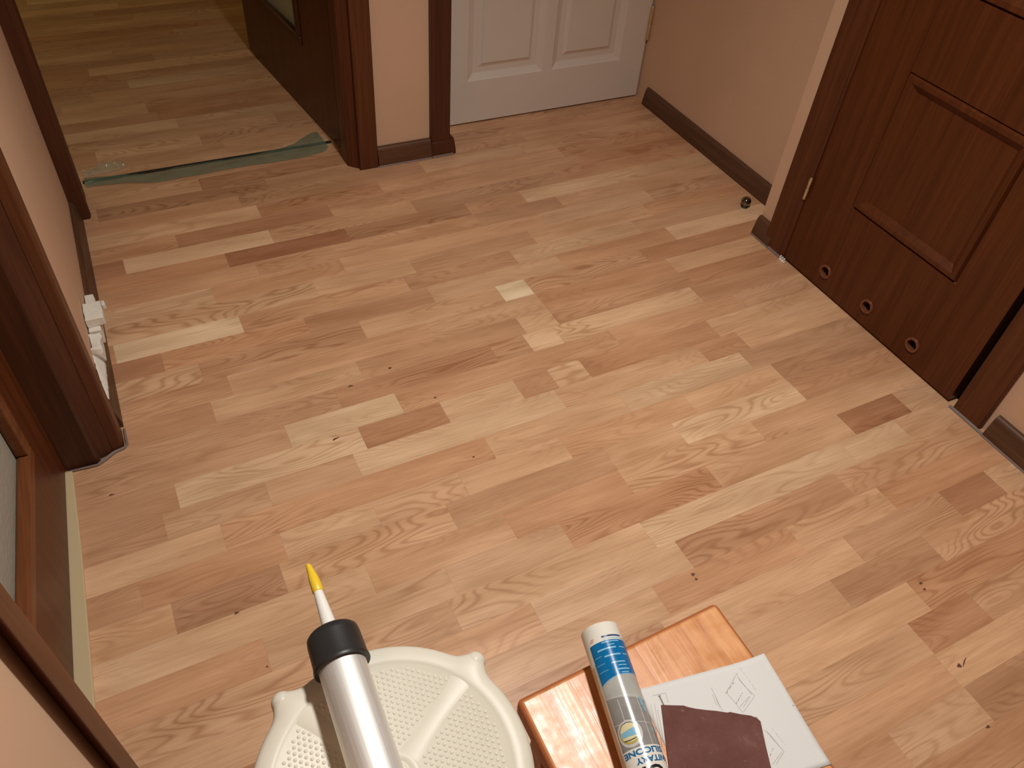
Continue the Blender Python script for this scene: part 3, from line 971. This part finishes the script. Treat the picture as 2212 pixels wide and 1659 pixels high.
# ------------------------------------------------------------------ doorstop and shim
ds = empty('doorstop', (1.622, 1.520, 0))
tag(ds, 'small round dark metal doorstop on the floor by the recess skirting', 'doorstop')
bm = bmesh.new()
lathe(bm, [(0.0, 0.0105), (0.001, 0.0112), (0.004, 0.0112), (0.005, 0.010)], (1.622, 1.520, 0), (0, 0, 1), n=24)
mesh_obj('foot', bm, MAT['rubber'], ds, smooth=True)
bm = bmesh.new()
pr = [(0.0045, 0.0085)]
for i in range(13):
    a = -1.0+i*(1.0+math.pi/2)/12
    pr.append((0.0185+0.0150*math.sin(a), max(0.0004, 0.0152*math.cos(a))))
lathe(bm, pr, (1.622, 1.520, 0), (0, 0, 1), n=28)
mesh_obj('knob', bm, MAT['chrome'], ds, smooth=True)

bm = bmesh.new()
for i in range(3):
    box(bm, 1.5445, 1.5500, 1.2645-i*0.0075-0.003, 1.2645-i*0.0075, 0.003, 0.014)
box(bm, 1.5445, 1.5515, 1.2445, 1.2655, 0.0004, 0.004)
o = mesh_obj('plastic_shim', bm, MAT['white'], bevel=0.0006)
tag(o, 'tiny white three pronged plastic shim at the foot of the bathroom door frame', 'shim')

# ------------------------------------------------------------------ wooden stool
WZ = 0.345
ws = empty('wooden_stool', (0.386, 0.182, 0))
tag(ws, 'low orange stained wooden stool carrying the cartridge and papers', 'stool')
bm = bmesh.new()
prism(bm, [(0.2355, 0.030), (0.540, 0.030), (0.5375, 0.3365), (0.2345, 0.3275)], WZ-0.030, WZ)
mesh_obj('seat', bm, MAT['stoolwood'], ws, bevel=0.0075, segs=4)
for lx in (0.252, 0.486):
    for ly in (0.045, 0.272):
        bm = bmesh.new()
        box(bm, lx, lx+0.036, ly, ly+0.036, 0.0005, WZ-0.0305)
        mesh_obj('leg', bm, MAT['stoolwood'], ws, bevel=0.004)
for b in ((0.289, 0.485, 0.052, 0.070), (0.289, 0.485, 0.285, 0.303)):
    bm = bmesh.new()
    box(bm, *b, WZ-0.095, WZ-0.031)
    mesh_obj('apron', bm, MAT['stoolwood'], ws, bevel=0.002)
for b in ((0.259, 0.277, 0.082, 0.271), (0.497, 0.515, 0.082, 0.271)):
    bm = bmesh.new()
    box(bm, *b, WZ-0.095, WZ-0.031)
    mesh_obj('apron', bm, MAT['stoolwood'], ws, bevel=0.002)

# ------------------------------------------------------------------ sheet of instructions
TL, TR, BR = Vector((0.374, 0.2770)), Vector((0.5445, 0.2480)), Vector((0.5350, 0.1085))
BL = TL+(BR-TR)
def paper_xy(a, b):      # a: 0 left..1 right, b: 0 top..1 bottom
    return TL*(1-a)*(1-b)+TR*a*(1-b)+BL*(1-a)*b+BR*a*b
def paper_z(a, b):
    return WZ+0.0007+0.0085*max(0, a-0.72)**2/0.078*max(0, 1-b*1.15)+0.0004*math.sin(a*7)*math.sin(b*5)**2
bm = bmesh.new()
NX, NY = 28, 22
g = [[None]*(NY+1) for _ in range(NX+1)]
for i in range(NX+1):
    for j in range(NY+1):
        p = paper_xy(i/NX, j/NY)
        g[i][j] = bm.verts.new((p.x, p.y, paper_z(i/NX, j/NY)))
for i in range(NX):
    for j in range(NY):
        bm.faces.new((g[i][j], g[i+1][j], g[i+1][j+1], g[i][j+1]))
sheet = mesh_obj('instruction_sheet', bm, MAT['paper'], smooth=True)
sd = sheet.modifiers.new('thick', 'SOLIDIFY'); sd.thickness = 0.0003; sd.offset = 1
tag(sheet, 'white printed instruction sheet under the sandpaper on the wooden stool', 'paper')
def inv_paper(x, y):
    a, b = 0.5, 0.5
    for _ in range(30):
        p = paper_xy(a, b)
        e = Vector((x, y))-p
        da = (TR-TL)*(1-b)+(BR-BL)*b
        db = (BL-TL)*(1-a)+(BR-TR)*a
        det = da.x*db.y-da.y*db.x
        a += (e.x*db.y-e.y*db.x)/det
        b += (da.x*e.y-da.y*e.x)/det
    return a, b
def ink_lines(name, segs, width, mat, parent=sheet):
    bm = bmesh.new()
    for pa, pb in segs:
        A_ = on_z(1340+pa[0]*.24412, 1260+pa[1]*.24412, WZ+0.001)
        B_ = on_z(1340+pb[0]*.24412, 1260+pb[1]*.24412, WZ+0.001)
        d = Vector((B_.x-A_.x, B_.y-A_.y))
        n = max(1, int(d.length/0.006))
        q = Vector((-d.y, d.x)).normalized()*width/2
        prev = None
        for i in range(n+1):
            c = Vector((A_.x, A_.y))+d*i/n
            a, b = inv_paper(c.x, c.y)
            z = paper_z(a, b)+0.00045
            cur = (bm.verts.new((c.x+q.x, c.y+q.y, z)), bm.verts.new((c.x-q.x, c.y-q.y, z)))
            if prev: bm.faces.new((prev[0], cur[0], cur[1], prev[1]))
            prev = cur
    o = mesh_obj(name, bm, mat, parent)
    o['kind'] = 'stuff'
    return o
frame1 = [(1030, 795), (940, 968), (1030, 1072), (1085, 1145), (1190, 995), (1105, 915), (1050, 850), (1030, 795)]
seg = list(zip(frame1, frame1[1:]))
seg += [((1015, 830), (930, 975)), ((1150, 1000), (1085, 1100)), ((1165, 985), (1040, 830)), ((1140, 1000), (1060, 1090))]
seg += [((805, 925), (905, 1130)), ((830, 975), (880, 1100)), ((815, 985), (855, 1080))]
frame2 = [(1275, 1295), (1320, 1345), (1450, 1490), (1380, 1600)]
seg += list(zip(frame2, frame2[1:]))+[((1430, 1490), (1350, 1600)), ((1300, 1310), (1440, 1480))]
seg += [((285, 995), (400, 970)), ((400, 970), (425, 1055)), ((270, 1075), (345, 1440)), ((300, 1065), (372, 1440)), ((330, 1120), (385, 1400))]
ink_lines('printed_drawing', seg, 0.0006, MAT['ink'])
random.seed(21)
seg = []
def dotted(a, b, n, jit=5):
    for i in range(n):
        if i % 4 == 3: continue
        t = i/n
        p = (a[0]+(b[0]-a[0])*t+random.uniform(-jit, jit)*.4, a[1]+(b[1]-a[1])*t)
        q = (a[0]+(b[0]-a[0])*(t+0.55/n), a[1]+(b[1]-a[1])*(t+0.55/n)+random.uniform(-jit, jit))
        seg.append((p, q))
dotted((1060, 752), (1200, 945), 22)
dotted((1342, 1285), (1462, 1430), 17)
ink_lines('printed_caption', seg, 0.0006, MAT['ink'])
seg = []
dotted((1010, 865), (942, 968), 10, 9)
dotted((1082, 968), (1020, 1068), 10, 9)
dotted((1350, 1462), (1315, 1560), 9, 9)
seg += [((1515, 1090), (1528, 1094)), ((1195, 1180), (1215, 1190))]
ink_lines('printed_scale', seg, 0.0007, MAT['ink2'])
seg = [((345, 998), (383, 1078))]
ink_lines('printed_bar', seg, 0.0017, plain('olive_ink', (0.17, 0.15, 0.10), 0.7))
seg = [((332, 1000), (358, 994))]
ink_lines('printed_bar_end', seg, 0.0012, MAT['ink2'])

# ------------------------------------------------------------------ sandpaper
sp = [(0.3905, 0.2490), (0.402, 0.2432), (0.415, 0.2370), (0.4195, 0.2328), (0.426, 0.2280), (0.437, 0.2212), (0.448, 0.2150), (0.459, 0.2078),
      (0.4625, 0.2070), (0.472, 0.2000), (0.483, 0.1930), (0.488, 0.1875), (0.4895, 0.1825), (0.4775, 0.1580), (0.4670, 0.1350), (0.4400, 0.0800), (0.345, 0.1560), (0.3590, 0.1850), (0.3755, 0.2190)]
bm = bmesh.new()
prism(bm, sp, WZ+0.0016, WZ+0.0026)
o = mesh_obj('sandpaper', bm, MAT['sand'], bevel=0.0003)
tag(o, 'worn maroon sandpaper piece with a torn edge lying on the instruction sheet', 'sandpaper')

# ------------------------------------------------------------------ silicone cartridge lying on the wooden stool
CR = 0.0241
CA = Vector((0.3384, 0.25, WZ+0.0012+CR))
CD = Vector((0.2218, 1.0, 0)).normalized()
CE = Vector((CD.y, -CD.x, 0))
def cyl(s, th, r):
    t = math.radians(th)
    return CA+CD*s+(CE*math.sin(t)+Vector((0, 0, 1))*math.cos(t))*r
ct = empty('silicone_cartridge', tuple(CA-Vector((0, 0, CR))))
tag(ct, 'white and blue sealant cartridge lying on the wooden stool left of the sheet', 'sealant cartridge')
bm = bmesh.new()
lathe(bm, [(0.070, 0.0210), (0.104, 0.0222), (0.1055, 0.0229), (0.1055, 0.0239), (0.1048, CR), (-0.105, CR), (-0.108, 0.0235), (-0.110, 0.021), (-0.111, 0.012)], CA, CD, n=72)
mesh_obj('tube_body', bm, MAT['tubewhite'], ct, smooth=True)
bm = bmesh.new()
lathe(bm, [(-0.111, 0.0085), (-0.118, 0.0085), (-0.119, 0.0075), (-0.126, 0.0075)], CA, CD, n=24)
mesh_obj('thread_neck', bm, MAT['white'], ct, smooth=True)
def patch(name, poly_fn, s0, s1, ns, nt, lift, mat):
    """grid patch: poly_fn(s) -> (th0, th1)"""
    bm = bmesh.new()
    g = []
    for i in range(ns+1):
        s = s0+(s1-s0)*i/ns
        a, b = poly_fn(s)
        g.append([bm.verts.new(cyl(s, a+(b-a)*j/nt, CR+lift)) for j in range(nt+1)])
    for i in range(ns):
        for j in range(nt):
            bm.faces.new((g[i][j], g[i+1][j], g[i+1][j+1], g[i][j+1]))
    return mesh_obj(name, bm, mat, ct, smooth=True)
def patch_t(name, fn, t0, t1, nt, ns, lift, mat):
    """grid patch: fn(th) -> (s0, s1)"""
    bm = bmesh.new()
    g = []
    for i in range(nt+1):
        th = t0+(t1-t0)*i/nt
        a, b = fn(th)
        g.append([bm.verts.new(cyl(a+(b-a)*j/ns, th, CR+lift)) for j in range(ns+1)])
    for i in range(nt):
        for j in range(ns):
            bm.faces.new((g[i][j], g[i+1][j], g[i+1][j+1], g[i][j+1]))
    return mesh_obj(name, bm, mat, ct, smooth=True)
e1 = 0.00012
curve = lambda th: 0.0315+0.0065*(1-((th-20)/85.0)**2) if th < 20 else 0.038
patch_t('label_photo', lambda th: (-0.0445, 0.060), -66, 80, 60, 20, e1, MAT['lbl_grey'])
patch_t('label_photo_top', lambda th: (0.012-0.00004*(th+20)*2, 0.060), -66, 80, 60, 6, e1*2, MAT['lbl_greylight'])
patch_t('label_blue_field', lambda th: (curve(th), 0.0815), -62, 80, 60, 16, e1*3, MAT['lbl_blue'])
patch_t('label_blue_rim', lambda th: (curve(th)-0.0007, curve(th)+0.0001), -62, 80, 60, 1, e1*4, MAT['lbl_light'])
patch_t('label_side_print', lambda th: (-0.100, 0.058), -104, -72, 20, 20, e1, MAT['lbl_beige'])
# tile joints
for s in (0.0125, -0.0185):
    patch_t('label_tile_joint', lambda th, s=s: (s-0.00006*th-0.0004, s-0.00006*th+0.0004), -66, 80, 50, 1, e1*3, MAT['lbl_line'])
for th, sa, sb in ((-29, -0.019, 0.011), (26, -0.0445, 0.009)):
    patch('label_tile_joint', lambda s, th=th: (th-1.1, th+1.1), sa, sb, 10, 2, e1*3, MAT['lbl_line'])
for th, s, dt, dsx in ((38, 0.003, 6, 0.005), (41, -0.004, 5, 0.004), (43, -0.028, 4, 0.003), (36, 0.007, 5, 0.002)):
    patch('label_splash', lambda q, th=th, dt=dt, s=s, dsx=dsx: (th-dt*math.sqrt(max(0, 1-((q-s)/dsx)**2)), th+dt*math.sqrt(max(0, 1-((q-s)/dsx)**2))), s-dsx, s+dsx, 10, 4, e1*4, MAT['lbl_sky'])
# oval emblem
def oval(name, sc, tc, rs, rt_, lift, mat, lo=-1.0, hi=1.0):
    def fn(s):
        k = max(0.0, 1-((s-sc)/rs)**2)
        h = rt_*math.sqrt(k)
        return tc-h, tc+h
    return patch(name, fn, sc+rs*lo, sc+rs*hi, 24, 12, lift, mat)
oval('emblem_halo', -0.0285, -27, 0.0150, 35, e1*4, MAT['lbl_line'])
oval('emblem_rim', -0.0275, -27, 0.0118, 28, e1*5, plain('emblem_rim_dark', (0.10, 0.10, 0.07), 0.3))
oval('emblem_gold', -0.0285, -27, 0.0112, 27, e1*6, MAT['lbl_gold'], hi=0.2)
oval('emblem_field', -0.0272, -27, 0.0104, 25, e1*7, MAT['lbl_cream'])
patch_t('emblem_band', lambda th: (-0.0315-0.00002*(th+27), -0.0243+0.00007*(th+27)), -50, -5, 16, 4, e1*8, MAT['lbl_sky'])
patch_t('emblem_stroke', lambda th: (-0.0355+0.000003*(th+30)**2-0.0006, -0.0352+0.000003*(th+30)**2+0.0004), -47, -12, 12, 1, e1*8, plain('emblem_stroke', (0.10, 0.09, 0.05), 0.3))
# pale text band
patch_t('label_text_band', lambda th: (-0.1045, -0.0447), -68, 80, 50, 16, e1*2, MAT['tubewhite'])
# light lines of small print on the blue field
for s, ta, tb_, h in ((0.0795, -22, 30, 0.0014), (0.0755, -4, 14, 0.0010), (0.0715, -41, 15, 0.0019), (0.0715, 26, 48, 0.0012), (0.0625, -26, 22, 0.0019), (0.0625, 30, 50, 0.0012),
                       (0.0530, -13, 29, 0.0015), (0.0487, 4, 30, 0.0012), (0.0440, 0, 36, 0.0017), (0.0398, 7, 30, 0.0013), (0.055, -56, -30, 0.0005), (0.0465, -56, -26, 0.0005), (0.0645, -56, -34, 0.0005)):
    patch_t('label_small_print', lambda th, s=s, h=h: (s-h/2, s+h/2), ta, tb_, 14, 1, e1*4, MAT['lbl_light'])
patch_t('label_navy_print', lambda th: (0.0858, 0.0880), -17, 46, 16, 1, e1*2, MAT['lbl_navy'])
patch_t('label_red_mark', lambda th: (0.0852, 0.0862), -56, -43, 6, 1, e1*2, MAT['lbl_red'])
patch_t('label_red_mark', lambda th: (0.0876, 0.0884), -52, -42, 6, 1, e1*2, MAT['lbl_red'])
patch_t('label_rim_print', lambda th: (0.0832, 0.0840), -14, 60, 16, 1, e1*2, MAT['lbl_light'])

def wrap_text(name, body, size, s_base, th_start, th_end, lift, mat, sy=1.0):
    """text reading from th_start down to th_end, letter tops towards -s"""
    cu = bpy.data.curves.new('t', 'FONT')
    cu.body = body
    cu.size = size
    cu.offset = size*0.035
    cu.resolution_u = 3
    to = bpy.data.objects.new('t', cu)
    COL.objects.link(to)
    bpy.context.view_layer.update()
    dg = bpy.context.evaluated_depsgraph_get()
    me = bpy.data.meshes.new_from_object(to.evaluated_get(dg))
    bpy.data.objects.remove(to, do_unlink=True)
    bm = bmesh.new()
    bm.from_mesh(me)
    bpy.data.meshes.remove(me)
    bmesh.ops.triangulate(bm, faces=bm.faces[:])
    bmesh.ops.subdivide_edges(bm, edges=[e for e in bm.edges if e.calc_length() > size*0.3], cuts=2)
    xs = [v.co.x for v in bm.verts]
    x0, x1 = min(xs), max(xs)
    for v in bm.verts:
        th = th_start+(v.co.x-x0)/(x1-x0)*(th_end-th_start)
        v.co = cyl(s_base-v.co.y*sy, th, CR+lift)
    return mesh_obj(name, bm, mat, ct)
wrap_text('label_lettering', 'SILICONE', 0.0086, -0.0468, 56, -64, e1*4, MAT['lbl_text'])
wrap_text('label_lettering', 'SANITARY', 0.0086, -0.0562, 84, -35, e1*4, MAT['lbl_text'])
wrap_text('label_brand_lettering', 'OI', 0.020, -0.0663, 34, -24, e1*4, MAT['lbl_black'])

# ------------------------------------------------------------------ cream plastic step stool
SC = Vector((0.0689, 0.2861))
SZ = 0.404
NUB = [math.radians(a) for a in (33, 123.5, 213, 303.5)]
cs = empty('plastic_stool', (SC.x, SC.y, 0))
tag(cs, 'round cream plastic step stool with a dotted top under the caulking gun', 'stool')
def lobe(phi):
    return max(math.exp(-abs((math.atan2(math.sin(phi-a), math.cos(phi-a)))/0.100)**2.2) for a in NUB)
bm = bmesh.new()
NP = 288
# (radius fraction towards rim, base r, z, lobe radius gain, lobe z gain)
PR = [(0.1225, -0.0024, 0, 0), (0.1250, -0.0008, 0, 0), (0.1285, 0.0, 0, 0.0), (0.1350, -0.0002, 0.005, 0.0010), (0.1410, -0.0016, 0.010, 0.0022), (0.1455, -0.0046, 0.0135, 0.0030),
      (0.1478, -0.0095, 0.0150, 0.0015), (0.1484, -0.0160, 0.0152, 0), (0.1484, -0.045, 0.0145, 0), (0.1450, -0.046, 0.0145, 0), (0.1440, -0.018, 0.0, 0), (0.12, -0.0120, 0, 0)]
rings = []
for r_, dz, gr, gz in PR:
    row = []
    for k in range(NP):
        ph = 2*math.pi*k/NP
        l = lobe(ph)
        rr = r_+gr*l
        row.append(bm.verts.new((SC.x+rr*math.cos(ph), SC.y+rr*math.sin(ph), SZ+dz+gz*l)))
    rings.append(row)
for a, b in zip(rings, rings[1:]):
    for k in range(NP):
        bm.faces.new((a[k], a[(k+1) % NP], b[(k+1) % NP], b[k]))
bm.faces.new(rings[0])
bm.faces.new(rings[-1][::-1])
mesh_obj('seat', bm, MAT['cream'], cs, smooth=True, angle=60)
# smooth bars and the central boss
bm = bmesh.new()
for a in NUB:
    d, q = Vector((math.cos(a), math.sin(a))), Vector((-math.sin(a), math.cos(a)))
    sec = [(-1.35, -0.0026), (-0.95, -0.0017), (-0.5, -0.0013), (0, -0.0012), (0.5, -0.0013), (0.95, -0.0017), (1.35, -0.0026)]
    prev = None
    for i in range(9):
        t = i/8
        rr = 0.022+0.103*t
        hw = 0.0075+0.0025*abs(2*t-1)**2
        cur = [bm.verts.new((SC.x+d.x*rr+q.x*hw*k, SC.y+d.y*rr+q.y*hw*k, SZ+z)) for k, z in sec]
        if prev:
            for m_ in range(6):
                bm.faces.new((prev[m_], cur[m_], cur[m_+1], prev[m_+1]))
        prev = cur
mesh_obj('spoke', bm, MAT['cream'], cs, smooth=True, angle=60)
bm = bmesh.new()
lathe(bm, [(-0.0026, 0.0285), (-0.0014, 0.0265), (-0.0010, 0.0245), (-0.0010, 0.0195), (-0.0022, 0.0180), (-0.0022, 0.0170), (-0.0010, 0.0155), (-0.0006, 0.012), (-0.0006, 0.0008)], (SC.x, SC.y, SZ), (0, 0, 1), n=56, cap0=False)
mesh_obj('boss', bm, MAT['cream'], cs, smooth=True, angle=60)
# grip dots
bm = bmesh.new()
sp_, rd_ = 0.0066, 0.0023
rot = math.radians(20)
for i in range(-24, 25):
    for j in range(-26, 27):
        lx, ly = (i+0.5*(j % 2))*sp_, j*sp_*0.866
        x, y = lx*math.cos(rot)-ly*math.sin(rot), lx*math.sin(rot)+ly*math.cos(rot)
        rr = math.hypot(x, y)
        if rr > 0.1185 or rr < 0.031: continue
        if any(abs(-x*math.sin(a)+y*math.cos(a)) < 0.0125 and x*math.cos(a)+y*math.sin(a) > 0 for a in NUB): continue
        cx, cy, cz = SC.x+x, SC.y+y, SZ-0.0025
        n = 8
        r1 = [bm.verts.new((cx+rd_*math.cos(2*math.pi*k/n), cy+rd_*math.sin(2*math.pi*k/n), cz)) for k in range(n)]
        r2 = [bm.verts.new((cx+rd_*.72*math.cos(2*math.pi*k/n), cy+rd_*.72*math.sin(2*math.pi*k/n), cz+0.0008)) for k in range(n)]
        tp = bm.verts.new((cx, cy, cz+0.0011))
        for k in range(n):
            bm.faces.new((r1[k], r1[(k+1) % n], r2[(k+1) % n], r2[k]))
            bm.faces.new((r2[k], r2[(k+1) % n], tp))
o = mesh_obj('grip_dots', bm, MAT['cream'], cs, smooth=True, angle=80)
o['kind'] = 'stuff'
for a in NUB:
    bm = bmesh.new()
    d = Vector((math.cos(a), math.sin(a), 0))
    c0 = Vector((SC.x, SC.y, 0))
    pts, rad = [], []
    for q in range(7):
        t = math.pi/2*q/6
        pts.append(c0+d*0.1535+Vector((0, 0, 0.3925+0.0125*math.cos(t)))); rad.append(max(0.0004, 0.0125*math.sin(t)))
    pts += [c0+d*0.1535+Vector((0, 0, 0.36)), c0+d*0.155+Vector((0, 0, 0.20)), c0+d*0.158+Vector((0, 0, 0.0005))]
    rad += [0.0128, 0.0145, 0.0165]
    tube_path(bm, pts, rad, 24)
    mesh_obj('leg', bm, MAT['cream'], cs, smooth=True)

# ------------------------------------------------------------------ caulking gun
GZ = SZ+0.0316
GA = Vector((0.0506+0.0212*0.18, 0.43, GZ))
GD = Vector((0.0212, 1.0, 0)).normalized()
gun = empty('caulking_gun', (GA.x, GA.y, SZ))
tag(gun, 'aluminium barrel caulking gun with black cap lying on the cream stool', 'caulking gun')
bm = bmesh.new()
lathe(bm, [(-0.325, 0.0262), (-0.02, 0.0262), (-0.012, 0.0255)], GA, GD, n=72)
mesh_obj('barrel', bm, MAT['alu'], gun, smooth=True)
bm = bmesh.new()
lathe(bm, [(-0.024, 0.0264), (-0.0245, 0.0312), (-0.023, 0.0318), (-0.020, 0.0314), (-0.017, 0.0306), (0.010, 0.0300), (0.0165, 0.0292), (0.0195, 0.0265), (0.0205, 0.0225), (0.0205, 0.010)], GA, GD, n=72, cap0=False)
mesh_obj('front_cap', bm, MAT['black'], gun, smooth=True, angle=35)
# nozzle and its yellow tip (slightly bent to the left)
ND = Vector((0.012, 1.0, -0.0)).normalized()
NO = GA+GD*0.0205
bm = bmesh.new()
lathe(bm, [(0.0, 0.0098), (0.004, 0.0098), (0.005, 0.0085), (0.030, 0.0070), (0.060, 0.0052)], NO, ND, n=32)
mesh_obj('nozzle', bm, MAT['white'], gun, smooth=True, angle=30)
bm = bmesh.new()
pts = [NO+ND*s+Vector((dx, 0, 0)) for s, dx in ((0.0545, 0), (0.056, 0), (0.064, 0.0), (0.074, -0.0002), (0.084, -0.0006), (0.0925, -0.0012), (0.0955, -0.0014))]
tube_path(bm, pts, [0.0058, 0.0066, 0.0066, 0.0062, 0.0045, 0.0036, 0.0022], 20)
mesh_obj('nozzle_tip', bm, MAT['yellow'], gun, smooth=True)
# rear of the gun, mostly outside the view
bm = bmesh.new()
lathe(bm, [(-0.345, 0.010), (-0.345, 0.0290), (-0.318, 0.0300), (-0.316, 0.0268)], GA, GD, n=48, cap1=False)
mesh_obj('rear_cap', bm, MAT['black'], gun, smooth=True, angle=35)
bm = bmesh.new()
lathe(bm, [(-0.52, 0.004), (-0.345, 0.004)], GA, GD, n=16)
mesh_obj('plunger_rod', bm, MAT['chrome'], gun, smooth=True)
bm = bmesh.new()
gx = GA.x-0.0212*0.36
prism(bm, [(gx-0.011, GA.y-0.385), (gx+0.011, GA.y-0.385), (gx+0.011, GA.y-0.3455), (gx-0.011, GA.y-0.3455)], GZ-0.11, GZ+0.018)
mesh_obj('handle', bm, MAT['black'], gun, bevel=0.006, segs=3)
